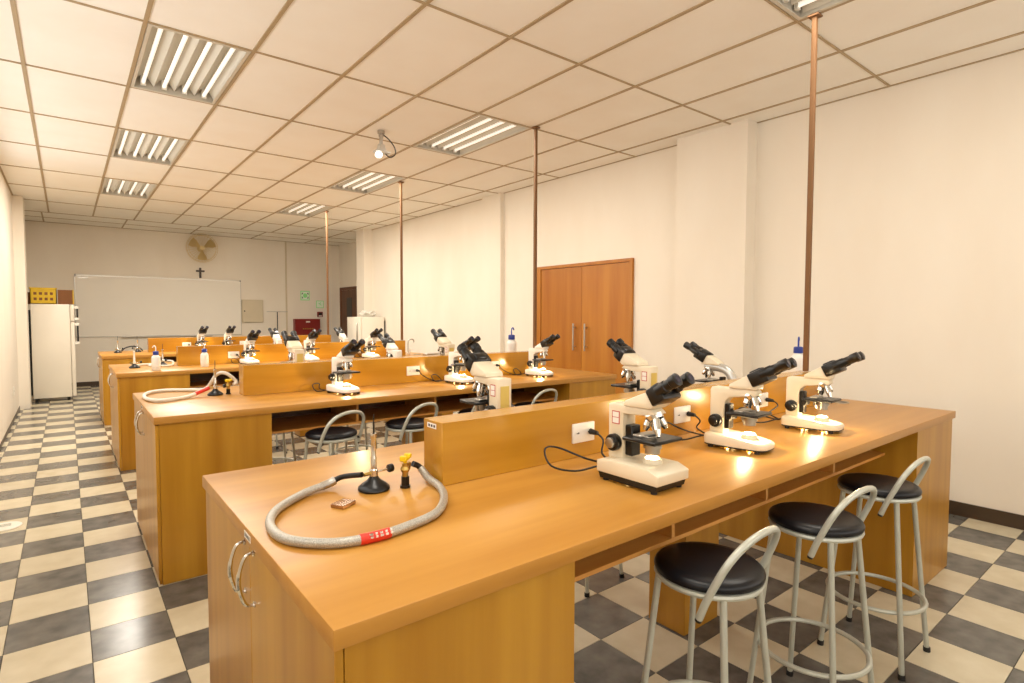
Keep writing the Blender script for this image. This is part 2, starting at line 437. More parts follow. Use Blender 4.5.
names = {(1, -1): 'recessed four tube ceiling light, nearest and brightest of the left row', (1, 1): 'recessed four tube ceiling light, middle of the left row',
         (1, 3): 'recessed four tube ceiling light, farthest of the left row', (5, -4): 'recessed four tube ceiling light cut by the top edge beside the nearest pole',
         (5, -1): 'recessed four tube ceiling light between the hanging spotlight and second pole', (5, 1): 'recessed four tube ceiling light beyond the spotlight, above the third pole',
         (5, 3): 'recessed four tube ceiling light, farthest of the right row by the last pole', (1, -4): 'recessed four tube ceiling light above the camera, left row'}
for cr in lamp_cells: luminaire(*cr, names[cr], 'recessed ceiling lights')

# hanging spotlight on the ceiling
t = thing('ceiling_spotlight', 'small metal spotlight with clear bulb and looping black cable hung from ceiling', 'spotlight', (2.45, 5.15, ZC-.004))
ocyl('mount', 'steel', t, (0, 0, 0), (0, 0, -.03), .035, n=14)
b = B(); box(b, -.014, .014, -.012, .012, -.15, -.02, .003); cyl(b, (-.02, 0, -.05), (.02, 0, -.05), .014, n=10); obj('arm', b, 'steel', t)
b = B(); prism(b, [(-.05, -.20), (.05, -.20), (.018, -.13), (-.018, -.13)], -.03, .03, .004); box(b, -.075, .075, -.05, .03, -.215, -.20, .003); obj('bracket', b, 'silver', t)
b = B(); lathe(b, [(.0, -.278), (.024, -.272), (.036, -.254), (.035, -.236), (.021, -.215), (0, -.213)], 16, (-.045, -.04, 0)); obj('bulb', b, 'glassbulb', t)
b = B(); tube(b, smooth_path([(.0, 0, -.03), (.07, 0, -.06), (.14, .0, -.13), (.15, 0, -.20), (.09, 0, -.24), (.04, 0, -.21)]), .006); obj('cable', b, 'cordblack', t)

# ceiling-to-bench conduit poles
ORD = ['nearest', 'second', 'third', 'farthest']
BEN = ['nearest bench', 'second bench', 'third bench', 'farthest bench']
POLE_X = 3.578
for k, (px_, y) in enumerate(((3.548, 1.570), (3.555, 4.125), (3.578, 6.925), (3.57, 9.66))):
    t = thing('conduit_pole', ('tallest brown power pole, from ceiling to the nearest bench', 'second brown power pole, left of the double wooden door',
              'third brown power pole, rising from the third bench', 'thinnest farthest brown power pole, in front of the back wall signs')[k], 'pole', (px_, y, 0), 0, 'brown power poles')
    b = B(); box(b, -.014, .014, -.014, .014, 1.121, ZC-.005, .004, 2); obj('tube', b, 'pole', t)
    b = B(); box(b, -.032, .032, -.032, .032, ZC-.018, ZC-.0045, .003); obj('collar', b, 'pole', t)

# ================================================================== BENCHES
def bench(k, y0):
    nm = BEN[k]
    y1 = y0+BD; F = y0+.014; R = y1-.014          # cabinet front / rear
    dv0, dv1 = y0+.583, y0+.698                     # divider thickness
    # left cabinet
    t = thing('lab_cabinet', ('wooden end cabinet with two arched chrome handles, under the nearest bench top', 'wooden end cabinet under the left end of the second bench top',
              'wooden end cabinet under the left end of the third bench top', 'wooden end cabinet of the farthest bench, by the white fridge')[k], 'cabinet', (0, 0, 0), 0, 'left end cabinets of the benches')
    xL, xC = BX0+.007, .940
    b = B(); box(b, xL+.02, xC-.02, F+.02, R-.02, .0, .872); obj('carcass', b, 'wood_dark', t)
    obox('front_panel', 'wood_z', t, xL+.018, xC, F, F+.018, .002, .873)
    obox('rear_panel', 'wood_z', t, xL+.018, xC, R-.018, R, .002, .873)
    obox('inner_side', 'wood_z', t, xC-.019, xC-.001, F+.018, R-.018, .002, .873)
    ym_ = (F+R)/2
    for s in (0, 1):
        ya, yb = (F+.002, ym_-.0015) if s == 0 else (ym_+.0015, R-.002)
        d = obox('cabinet_door', 'wood_z', t, xL, xL+.017, ya, yb, .03, .868, .0012)
        yh = ym_+(-.045 if s == 0 else .045)
        hz = .797
        b = B(); tube(b, smooth_path([(xL+.004, yh, hz-.066), (xL-.020, yh, hz-.062), (xL-.033, yh, hz-.032), (xL-.038, yh, hz), (xL-.033, yh, hz+.032), (xL-.020, yh, hz+.062), (xL+.004, yh, hz+.066)], 5),
                      [.0042]*6+[.005]*6+[.0062]*7+[.005]*6+[.0042]*6, 8)
        for zz in (hz-.065, hz+.065): cyl(b, (xL+.002, yh, zz), (xL-.004, yh, zz), .008, n=10)
        obj('handle', b, 'chrome', d)
    obox('plinth', 'wood_z', t, xL+.006, xL+.02, F+.02, R-.02, 0, .028)
    # right cabinet
    t = thing('lab_cabinet', ('plain wooden end cabinet at the right end of the nearest bench', 'plain wooden end cabinet below the double door, right end of second bench',
              'plain wooden end cabinet at the right end of the third bench', 'plain wooden end cabinet at the right end of the farthest bench')[k], 'cabinet', (0, 0, 0), 0, 'right end cabinets of the benches')
    xA, xB = 3.401, BX1-.003
    b = B(); box(b, xA+.02, xB-.02, F+.02, R-.02, 0, .872); obj('carcass', b, 'wood_dark', t)
    obox('front_panel', 'wood_z', t, xA, xB, F, F+.018, .002, .873)
    obox('rear_panel', 'wood_z', t, xA, xB, R-.018, R, .002, .873)
    obox('inner_side', 'wood_z', t, xA+.001, xA+.019, F+.018, R-.018, .002, .873)
    obox('end_panel', 'wood_z', t, xB-.018, xB, F+.018, R-.018, .002, .873)
    # book shelf rack with centre pedestal
    t = thing('shelf_rack', 'open wooden shelf rack with compartments on a pedestal, under the %s top' % nm, 'shelf', (0, 0, 0), 0, 'shelf racks under the benches')
    S0, S1 = y0+.157, y1-.157
    xs = [.942, 3.399]
    obox('shelf', 'wood_edge', t, xs[0], xs[1], S0, S1, .718, .732, .001)
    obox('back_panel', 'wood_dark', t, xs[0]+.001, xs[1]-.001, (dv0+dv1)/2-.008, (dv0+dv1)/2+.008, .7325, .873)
    for x in (1.536, 2.148, 2.766):
        obox('partition', 'wood_edge', t, x-.008, x+.008, S0+.002, (dv0+dv1)/2-.009, .7325, .873)
        obox('partition', 'wood_edge', t, x-.008, x+.008, (dv0+dv1)/2+.009, S1-.002, .7325, .873)
    obox('pedestal', 'wood_z', t, 2.164, 2.435, y0+.535, y0+.735, 0, .7175, .002)
    # worktop
    t = thing('worktop', 'long orange wooden worktop of the %s' % nm + (', with braided gas hose on it' if k == 0 else ''), 'worktop', (0, 0, 0), 0, 'bench worktops')
    obox('slab', 'top_x', t, BX0, BX1, y0, y1, .8745, ZT, .0025, 2)
    if k < 2:
        b = B(); box(b, BX0-.0012, BX0+.001, y0+.555, y0+.615, .886, .903); lb = obj('sticker', b, 'label', t)
        b = B()
        for q in range(4): box(b, BX0-.0016, BX0-.001, y0+.561+q*.013, y0+.568+q*.013, .890, .899)
        obj('print', b, 'labelink', lb)
    # divider
    t = thing('divider_screen', 'low wooden divider with power sockets standing on the %s' % nm, 'divider', (0, 0, 0), 0, 'dividers along the benches')
    obox('panel', 'wood_x', t, .917, 3.60, dv0, dv1, ZT+.0005, 1.117, .0015)
    ys = dv0
    for x in ((1.545, 2.185, 2.90), (2.19, 3.0), (1.46, 2.19, 2.9), (1.4, 2.19, 2.9))[k]:
        for side, yy in ((-1, dv0), (1, dv1)):
            b = B(); box(b, x-.058, x+.058, yy-.009 if side < 0 else yy-.001, yy+.001 if side < 0 else yy+.009, .972, 1.046, .003, 2)
            so = obj('socket', b, 'whiteplastic', t)
            b = B()
            for dx in (-.03, .03):
                cyl(b, (x+dx, yy+side*.0088, 1.009), (x+dx, yy+side*.0098, 1.009), .0035, n=8)
                cyl(b, (x+dx-.008, yy+side*.0088, 1.009), (x+dx-.008, yy+side*.0098, 1.009), .0025, n=8)
            obj('socket_hole', b, 'black', so)
    if k == 0:
        b = B(); box(b, .9155, .9175, dv0+.035, dv0+.090, 1.092, 1.108); lb = obj('sticker', b, 'label', t)
        b = B()
        for q in range(3): box(b, .9150, .9158, dv0+.040+q*.016, dv0+.050+q*.016, 1.096, 1.104)
        obj('print', b, 'labelink', lb)
for k, y0 in enumerate(BY): bench(k, y0)

# ================================================================== STOOLS
def make_stool():
    t = thing('bar_stool', 'x', 'stool', (0, 0, 0), 0, 'grey tube stools with round black seats')
    b = B(); lathe(b, [(0, .746), (.06, .7455), (.115, .7435), (.140, .740), (.151, .733), (.155, .724), (.153, .715), (.146, .712), (0, .712)], 40); obj('seat', b, 'seat', t)
    b = B(); tube(b, [(.145*math.cos(a), .145*math.sin(a), .702) for a in [2*math.pi*q/36 for q in range(36)]], .0095, 8, closed=True)
    box(b, -.14, .14, -.012, .012, .700, .711); box(b, -.012, .012, -.14, .14, .700, .711); obj('seat_ring', b, 'stooltube', t)
    for sx in (-1, 1):
        for sy in (-1, 1):
            b = B(); cyl(b, (sx*.155, sy*.155, .012), (sx*.100, sy*.100, .704), .0100, n=12); lg = obj('leg', b, 'stooltube', t)
            b = B(); cyl(b, (sx*.1555, sy*.1555, 0), (sx*.1545, sy*.1545, .02), .0135, n=12); obj('foot_cap', b, 'rubber', lg)
    b = B(); tube(b, [(.181*math.cos(a), .181*math.sin(a), .252) for a in [2*math.pi*q/40 for q in range(40)]], .009, 8, closed=True); obj('foot_ring', b, 'stooltube', t)
    half = [(-.158, -.064, .650), (-.160, -.083, .700), (-.156, -.110, .762), (-.139, -.133, .815), (-.10, -.149, .850), (-.05, -.156, .865)]
    pts = half+[(0, -.158, .869)]+[(-x, y, z) for x, y, z in reversed(half)]
    b = B(); tube(b, smooth_path(pts, 5), .0104, 10); br = obj('backrest', b, 'stooltube', t)
    for sx in (-1, 1):
        ocyl('bolt', 'black', br, (sx*.130, -.066, .692), (sx*.158, -.078, .680), .008, n=10)
        ocyl('end_cap', 'black', br, (sx*.158, -.064, .651), (sx*.158, -.061, .642), .0095, n=10)
    return t
st = make_stool()
stools = [((1.455, .905, 0), .05, 'black seated grey bar stool closest to the camera, in front of nearest bench'),
          ((2.105, .885, 0), -.04, 'black seated grey bar stool, middle of three in front of nearest bench'),
          ((2.745, .896, 0), 0, 'black seated grey bar stool, rightmost of three at the nearest bench'),
          ((1.27, 3.40, 0), .38, 'black seated grey bar stool, leftmost at the front of the second bench'),
          ((1.80, 3.395, 0), .38, 'black seated grey bar stool, second from left along the second bench front'),
          ((2.42, 3.45, 0), .1, 'black seated grey bar stool hidden behind the nearest divider, third along second bench'),
          ((2.95, 3.44, 0), .2, 'black seated grey bar stool, rightmost along the second bench front'),
          ((2.22, 2.16, 0), math.pi+.1, 'grey bar stool behind the nearest bench, its legs seen under the shelf'),
          ((1.28, 4.72, 0), math.pi, 'grey bar stool behind the second bench, leftmost legs seen under its shelf'),
          ((2.0, 4.75, 0), math.pi-.1, 'grey bar stool behind the second bench, further right under its shelf'),
          ((1.15, 7.60, 0), math.pi, 'grey bar stool behind the third bench, dark seat seen under its worktop'),
          ((1.62, 6.22, 0), 0, 'black seated grey bar stool in front of the third bench, mostly hidden by the second')]
for k, (loc, rz, lab) in enumerate(stools):
    if k == 0: st.location = loc; st.rotation_euler.z = rz; st['label'] = lab
    else: copy_at(st, loc, rz, lab)

# ================================================================== MICROSCOPES  (user side is -Y, stands on z=0)
def eyepieces(t, O, tilt, k=1.0, spread=.032):
    """black binocular body starting at O=(y,z), rising towards -Y at angle tilt"""
    dy, dz = -math.cos(tilt), math.sin(tilt)
    mtx = Matrix.Translation((0, O[0], O[1])) @ Matrix.Rotation(-tilt, 4, 'X')       # local -Y is the tube axis
    b = B(); box(b, -.047, .047, -.070*k, .005, -.028, .028, .007, 2, mtx)
    box(b, -.024, .024, -.05*k, .0, .02, .036, .006, 2, mtx); hb = obj('binocular_body', b, 'black', t)
    for sx in (-1, 1):
        b = B()
        q = k*.92
        lathe(b, [(0, .0), (.0205, .0), (.0205, .052*q), (.0175, .056*q), (.0175, .085*q), (.0205, .089*q), (.021, .122*q), (.014, .126*q), (0, .1255*q)], 16,
              mtx=mtx @ Matrix.Translation((sx*spread, -.045*k, .006)) @ Matrix.Rotation(math.pi/2, 4, 'X'))
        e = obj('eyepiece', b, 'black', t)
        b = B(); lathe(b, [(0, .1262*q), (.012, .1262*q), (.012, .1274*q), (0, .1274*q)], 14, mtx=mtx @ Matrix.Translation((sx*spread, -.045*k, .006)) @ Matrix.Rotation(math.pi/2, 4, 'X'))
        obj('lens', b, 'eyeglass', e)

def optics(t, yc, znose, zstage, lit, zbase, n_obj=4):
    b = B(); cyl(b, (0, yc, znose+.014), (0, yc, znose), .026, .030, 18); cyl(b, (0, yc-.004, znose), (0, yc-.012, znose-.012), .031, .026, 18)
    ns = obj('nosepiece', b, 'chrome', t)
    for k in range(n_obj):
        a = math.radians(90*k+45); L = (.050, .040, .058, .034)[k]
        p0 = Vector((.017*math.cos(a), yc-.008+.017*math.sin(a), znose-.008)); dr = Vector((.42*math.cos(a), -.12+.42*math.sin(a), -.9)).normalized()
        b = B(); cyl(b, p0, p0+dr*L*.62, .012, n=12); cyl(b, p0+dr*L*.62, p0+dr*L, .012, .0065, n=12); obj('objective', b, 'chrome', ns)
    s = obox('stage', 'black', t, -.072, .072, yc-.062, yc+.066, zstage-.011, zstage, .003)
    b = B(); box(b, -.045, .045, yc+.01, yc+.045, zstage, zstage+.008, .002); tube(b, [(-.04, yc+.02, zstage+.007), (-.045, yc-.02, zstage+.006), (-.02, yc-.03, zstage+.004)], .003, 6); obj('slide_holder', b, 'steel', s)
    b = B(); cyl(b, (.055, yc+.045, zstage-.011), (.055, yc+.045, zstage-.055), .009, n=10); cyl(b, (.055, yc+.045, zstage-.03), (.055, yc+.045, zstage-.045), .013, n=12); obj('stage_knob', b, 'steel', s)
    b = B(); cyl(b, (0, yc, zstage-.012), (0, yc, zstage-.052), .024, n=18); cyl(b, (0, yc, zstage-.025), (0, yc, zstage-.035), .029, n=18); obj('condenser', b, 'steel', t)
    b = B(); lathe(b, [(0, zbase-.004), (.030, zbase-.004), (.030, zbase+.012), (.026, zbase+.018), (.023, zbase+.018)], 20, (0, yc, 0)); lm = obj('lamp_collar', b, 'cream', t)
    b = B(); lathe(b, [(0, zbase+.016), (.023, zbase+.016), (.020, zbase+.022), (0, zbase+.026)], 18, (0, yc, 0)); obj('lamp_lens', b, 'glow' if lit else 'offwhite', lm)
    if lit:
        lv = bpy.data.lights.new('vent_light', 'POINT'); lv.energy = SCOPE_W*.012; lv.color = (1.0, .62, .22); lv.shadow_soft_size = .004   # light leaking from the vents below
        for vx, vy in ((-.03, -.06), (.03, -.06), (-.03, .03), (.03, .03)):
            lo = bpy.data.objects.new('vent_light', lv); COL.objects.link(lo); lo.parent = t; lo.location = (vx, vy, .0055)
        la = bpy.data.lights.new('lamp_light', 'POINT'); la.energy = SCOPE_W; la.color = SCOPE_COL; la.shadow_soft_size = .012
        lo = bpy.data.objects.new('lamp_light', la); COL.objects.link(lo); lo.parent = t; lo.location = (0, yc, zbase+.045)

def knobs(t, y, z, hw, r=.026, m='steel'):
    for sx in (-1, 1):
        b = B(); cyl(b, (sx*hw, y, z), (sx*(hw+.022), y, z), r, n=20, bev=.003); kk = obj('focus_knob', b, 'black', t)
        b = B(); cyl(b, (sx*(hw+.021), y, z), (sx*(hw+.034), y, z), r*.62, n=16, bev=.002); obj('fine_knob', b, m, kk)

def scope_round(lit=True, body='cream', curved=False):
    """microscope with a rounded sloping base"""
    t = thing('microscope', 'x', 'microscope', (0, 0, 0), 0, 'microscopes on the benches')
    W = .078; out = []
    for s in range(24):                                # rounded outline of the base
        a = 2*math.pi*s/24; ca, sa = math.cos(a), math.sin(a); e = .45 if sa < 0 else .30
        out.append((W*math.copysign(abs(ca)**e, ca)*(1 if sa > 0 else .93), -.005+.128*math.copysign(abs(sa)**e, sa)))
    def slab(bm, rings):
        vv = []
        for sc, zf in rings: vv.append([bm.verts.new((x*sc, -.005+(y+.005)*sc, zf(y))) for x, y in out])
        for a, c in zip(vv, vv[1:]):
            for k in range(24): bm.faces.new((a[k], a[(k+1) % 24], c[(k+1) % 24], c[k]))
        bm.faces.new(vv[0][::-1]); bm.faces.new(vv[-1])
    top = lambda y: .040+.018*max(0, min(1, (y+.12)/.16))
    b = B(); slab(b, [(.99, lambda y: .016), (1.0, lambda y: .021), (1.0, lambda y: top(y)-.010), (.965, lambda y: top(y)-.003), (.90, lambda y: top(y))]); base = obj('base', b, body, t)
    b = B(); slab(b, [(.93, lambda y: .0095), (.985, lambda y: .011), (.985, lambda y: .0165)]); obj('base_tray', b, 'black', t)
    for x, y in ((-.055, -.10), (.055, -.10), (-.06, .09), (.06, .09)): ocyl('foot', 'rubber', t, (x, y, 0), (x, y, .0105), .011, n=10)
    if not curved:
        poly = [(.112, .045), (.112, .235), (.106, .247), (-.072, .247), (-.082, .240), (-.082, .222), (-.03, .216), (.028, .208), (.046, .192), (.052, .170), (.052, .045)]
        b = B(); prism(b, poly, -.027, .027, .005, 2); obj('arm', b, body, t)
    else:
        pts = smooth_path([(0, .085, .045), (0, .105, .10), (0, .108, .16), (0, .085, .205), (0, .04, .23), (0, -.03, .238), (0, -.07, .238)], 5)
        b = B(); tube(b, pts, [.026]*len(pts), 14); obj('arm', b, 'silver', t)
    b = B(); box(b, -.02, .02, .030, .0515, .075, .180, .003); box(b, -.030, .030, .018, .040, .115, .150, .003); obj('stage_rack', b, 'black', t)
    b = B(); prism(b, [(.03, .2475), (.03, .262), (-.045, .305), (-.085, .268), (-.085, .2475)], -.036, .036, .006, 2); obj('head', b, body, t)
    eyepieces(t, (-.062, .285), math.radians(28), 1.0)
    optics(t, -.045, .222, .153, lit, .046)
    knobs(t, .082, .108, .027, .027, 'black')
    return t

def scope_box(lit=True, body='cream'):
    """microscope with a flat angular base"""
    t = thing('microscope', 'x', 'microscope', (0, 0, 0), 0, 'microscopes on the benches')
    b = B(); prism(b, [(.12, .028), (.12, .066), (.05, .075), (-.085, .075), (-.125, .060), (-.125, .028)], -.081, .081, .004, 2); obj('base', b, body, t)
    b = B(); prism(b, [(.11, .008), (.118, .0285), (-.118, .0285), (-.112, .008)], -.074, .074); obj('base_tray', b, 'black', t)
    for x, y in ((-.062, -.10), (.062, -.10), (-.06, .095), (.06, .095)): ocyl('foot', 'rubber', t, (x, y, 0), (x, y, .012), .010, n=10)
    poly = [(.112, .07), (.112, .25), (-.055, .25), (-.075, .235), (-.02, .226), (.05, .222), (.05, .07)]
    b = B(); prism(b, poly, -.032, .032, .004, 2); obj('arm', b, body, t)
    b = B(); box(b, -.020, .020, .1122, .1136, .115, .222, .0004); pl = obj('rating_plate', b, 'plate', t); pl['label'] = 'yellowed rating plate on the back of the arm'
    for s in (-1, 1):
        b = B(); box(b, s*.0327-.0006, s*.0327+.0006, .064, .096, .185, .228); lb = obj('side_label', b, 'redink', t)
        b = B(); box(b, s*.0331-.0006, s*.0331+.0006, .067, .093, .188, .206); box(b, s*.0331-.0006, s*.0331+.0006, .067, .093, .208, .225); obj('label_field', b, 'label', lb)
    b = B(); box(b, -.022, .022, .020, .0495, .085, .185, .003); obj('stage_rack', b, 'black', t)
    b = B(); prism(b, [(.045, .2505), (.038, .268), (-.05, .305), (-.092, .272), (-.062, .2505)], -.041, .041, .005, 2); obj('head', b, body, t)
    eyepieces(t, (-.064, .287), math.radians(33), .72)
    optics(t, -.045, .226, .158, lit, .072)
    knobs(t, .080, .125, .032, .028)
    return t

sr = scope_round(True); sb = scope_box(True)
sw = scope_round(True, 'offwhite'); sc = scope_round(False, 'cream', True)
su = scope_box(False); sq = scope_round(False, 'offwhite')
PI = math.pi
D = [b_+.27 for b_ in BY]; E_ = [b_+.90 for b_ in BY]
spots = [
 (sb, 1.448, 1.150, .0, 'cream microscope with flat angular lit base, leftmost at the front of nearest bench'),
 (sr, 2.155, 1.215, .10, 'cream microscope with rounded lit base, middle of three on nearest bench front'),
 (sr, 2.80, 1.205, .10, 'cream microscope with rounded lit base, rightmost on nearest bench front'),
 (su, 1.405, 1.93, PI, 'cream microscope with yellowed plate, left of two seen from behind over nearest divider'),
 (su, 2.345, 1.90, PI, 'cream microscope seen from behind in front of the double door, nearest bench'),
 (sc, 3.07, 1.88, PI, 'microscope with curved silver arm behind the nearest divider, against the wall'),
 (sw, 1.500, 3.78, .15, 'white microscope with lit base, leftmost on the front of second bench'),
 (sw, 2.475, 3.80, .10, 'white microscope with lit base, middle of the second bench front'),
 (sw, 3.330, 3.80, .10, 'white microscope with lit base below the double door, right on second bench'),
 (su, 1.375, 4.42, PI, 'cream microscope seen from behind over the second divider, leftmost'),
 (sq, 2.20, 4.42, PI, 'white microscope seen from behind over the second divider, left of the third pole'),
 (su, 2.72, 4.42, PI, 'cream microscope seen from behind over the second divider, against the bright wall patch'),
 (sw, 1.575, 6.64, .1, 'white microscope with lit base beside a white wash bottle, left on third bench'),
 (sw, 2.235, 6.64, .1, 'white microscope with lit base below the red cabinet, middle of third bench front'),
 (sw, 3.010, 6.66, .1, 'white microscope with lit base below the short fridge, right on third bench front'),
 (sq, 2.03, 7.22, PI, 'white microscope seen from behind over the third divider, by the red cabinet'),
 (sq, 2.87, 7.22, PI, 'white microscope seen from behind over the third divider, before the short fridge'),
 (sw, 1.56, 9.40, .1, 'white microscope on the farthest bench front, left one before the whiteboard'),
 (sq, 1.93, 9.42, .1, 'white microscope on the farthest bench front, right one below electrical panel'),
]
first = set(); placed = []
for proto, x, y, rz, lab in spots:
    if id(proto) not in first:
        first.add(id(proto)); proto.location = (x, y, ZT+.0005); proto.rotation_euler.z = rz; proto['label'] = lab; o = proto
    else: o = copy_at(proto, (x, y, ZT+.0005), rz, lab)
    if y > 1.92 and y < 1.94: o.scale = (1.13, 1.0, 1.13)
    placed.append((o, x, y, rz))
for o, x, y, rz in placed:
    # power cord: part of the microscope, in its local frame
    bench_k = min(range(4), key=lambda q: abs(BY[q]+.6-y))
    front = rz < 1
    yd = BY[bench_k]+(.583-.010 if front else .698+.010)
    inv = (Matrix.Translation((x, y, ZT+.0005)) @ Matrix.Rotation(rz, 4, 'Z') @ Matrix.Diagonal((*o.scale, 1))).inverted()
    sg = 1 if front else -1
    xp = min(((1.575, 2.215, 2.93), (2.22, 3.03), (1.49, 2.22, 2.93), (1.43, 2.22, 2.93))[bench_k], key=lambda q: abs(q-x))
    yb = y+sg*.125; z0 = ZT+.006
    if bench_k == 0 and front:
        xo = x+.01
        pts = [(x-.02, y+.115, ZT+.035), (x-.04, y+.15, ZT+.03), (x-.10, y+.20, ZT+.012), (x-.165, y+.25, ZT+.03), (x-.15, y+.30, ZT+.075), (x-.08, y+.31, ZT+.07), (x+.0, y+.24, ZT+.03), (x+.09, y+.2, z0),
               (x+.10, y+.26, ZT+.03), (xp+.01, yd-.06, ZT+.07), (xp, yd-.035, ZT+.095), (xp, yd-.008, ZT+.096)]
    else:
        pts = [(x, yb, ZT+.03), (x-.05, yb+sg*.03, ZT+.012), (x-.13, yb+sg*.04, z0), (x-.15, yb+sg*.06, ZT+.05), (x-.10, yb+sg*.07, ZT+.055), (x-.06, yb+sg*.06, z0),
               ((x+xp)/2, yb+sg*.06, z0), (xp+.02, yd-sg*.06, ZT+.06), (xp, yd-sg*.035, ZT+.095), (xp, yd-sg*.008, ZT+.096)]
    sp_ = [Vector((p.x, p.y, max(p.z, ZT+.0046))) for p in smooth_path(pts, 5)]
    for p in sp_: p.y = min(p.y, yd-.006) if front else max(p.y, yd+.006)
    far = abs(x-xp) > .4
    if far: sp_ = sp_[:27]
    b = B(); tube(b, [inv @ p for p in sp_], .0036, 6); cd = obj('power_cord', b, 'cordblack', o)
    if far: continue
    b = B(); cyl(b, inv @ Vector((xp, yd-sg*.040, ZT+.095)), inv @ Vector((xp, yd-sg*.004, ZT+.096)), .008, .012, n=10); obj('plug', b, 'cordblack', cd)

# ================================================================== BENCH-TOP ITEMS
def burner(name_lab, loc, rz=0, pale=False):
    t = thing('bunsen_burner', name_lab, 'burner', loc, rz, 'bunsen burners')
    b = B(); lathe(b, [(0, 0), (.046, 0), (.049, .004), (.048, .010), (.036, .021), (.022, .030), (.014, .040), (.012, .046), (0, .046)], 28); obj('base', b, 'black', t)
    b = B(); lathe(b, [(0, .044), (.013, .044), (.013, .062), (.009, .066), (.009, .10), (.0075, .104), (.0075, .160), (.0095, .164), (.0095, .176), (.006, .176), (0, .172)], 18); obj('stem', b, 'whiteplastic' if pale else 'chrome', t)
    b = B(); tube(b, [(0, 0, .170), (.001, 0, .20), (.0015, 0, .235)], .0022, 6); obj('pilot_rod', b, 'black', t)
    b = B(); cyl(b, (.010, 0, .053), (.055, 0, .056), .003, n=8); rod = obj('valve_rod', b, 'chrome', t)
    b = B(); cyl(b, (.052, 0, .056), (.068, 0, .057), .013, n=14, bev=.002); obj('valve_knob', b, 'black', rod)
    b = B(); cyl(b, (-.010, 0, .053), (-.035, .0, .053), .006, n=10); obj('inlet', b, 'brass', t)
    return t
def gas_valve(lab, loc, rz=0):
    t = thing('gas_valve', lab, 'valve', loc, rz, 'gas valves')
    b = B(); cyl(b, (0, 0, 0), (0, 0, .008), .016, n=14); cyl(b, (0, 0, .006), (0, 0, .036), .0135, n=6); obj('nut', b, 'black', t)
    b = B(); cyl(b, (0, 0, .034), (0, 0, .078), .010, n=14); lathe(b, [(0, .046), (.012, .05), (.0155, .058), (.012, .068), (0, .072)], 16); cyl(b, (0, 0, .060), (.034, 0, .066), .009, n=12); cyl(b, (.012, 0, .061), (.022, 0, .064), .0125, n=6)
    obj('body', b, 'brass', t)
    b = B(); cyl(b, (0, 0, .076), (0, 0, .086), .006, n=10); box(b, -.018, .030, -.009, .009, .084, .096, .003); box(b, -.022, -.008, -.011, .011, .086, .104, .003); box(b, .018, .034, -.011, .011, .087, .102, .003)
    obj('lever', b, 'yellow', t)
    return t
bz = ZT+.0005
burner('chrome bunsen burner with conical black base on the nearest bench', (.735, 1.615, bz), .12)
gas_valve('brass gas valve with yellow lever by the nearest divider end', (.822, 1.575, bz), .75)
t = thing('gas_hose', 'grey braided gas hose with red sleeve looped on the nearest bench', 'hose')
zh = bz+.0125
path = [(.866, 1.606, bz+.062), (.890, 1.604, bz+.047), (.897, 1.56, bz+.020), (.890, 1.48, zh), (.845, 1.38, zh), (.765, 1.288, zh), (.665, 1.25, zh), (.565, 1.236, zh), (.470, 1.26, zh), (.395, 1.345, zh), (.387, 1.46, zh), (.432, 1.57, zh),
        (.535, 1.668, zh), (.62, 1.70, bz+.018), (.663, 1.69, bz+.035), (.698, 1.62, bz+.052)]
sp = smooth_path(path, 8)
n0 = 9; n1 = len(sp)-13
b = B(); tube(b, sp[n0:n1], .0118, 14); hb = obj('braid', b, 'braid', t)
b = B(); tube(b, sp[:n0+1], .0095, 12); obj('black_end', b, 'rubber', t)
b = B(); tube(b, sp[n1-1:], .0085, 12); obj('black_end', b, 'rubber', t)
b = B(); tube(b, sp[n1-6:n1+1], .0130, 14); obj('ferrule', b, 'steel', t)
i5 = 8*6+5
b = B(); tube(b, sp[i5:i5+7], .0131, 14); rs = obj('sleeve', b, 'redsleeve', t); rs['label'] = 'red sleeve with white lettering'
b = B()
random.seed(3)
for q in range(7):                                    # worn white lettering on the sleeve
    p = sp[i5].lerp(sp[i5+6], .12+.11*q)
    k5 = i5+int(.12*6+.66*q); p = sp[min(k5, i5+6)]; dr = (sp[min(k5, i5+5)+1]-sp[min(k5, i5+5)]).normalized()
    side = Vector((dr.y, -dr.x, 0))
    for s in range(2):
        a = math.radians(50 if s == 0 else 20); c = p+(Vector((0, 0, 1))*math.sin(a)-side*math.cos(a))*.0132
        mt = Matrix.Translation(c) @ Matrix.Rotation(math.atan2(dr.y, dr.x), 4, 'Z')
        w = random.uniform(.002, .0042)
        box(b, -w, w, -.0016, .0016, -.0022, .0022, 0, 1, mt)
obj('lettering', b, 'label', rs)
o = obox('glass_slides', 'slide', None, -.028, .028, -.022, .022, 0, .010, .001); o.location = (.603, 1.53, bz); o.rotation_euler.z = .5
tag(o, 'small amber square of stacked glass slides inside the hose loop', 'slides')

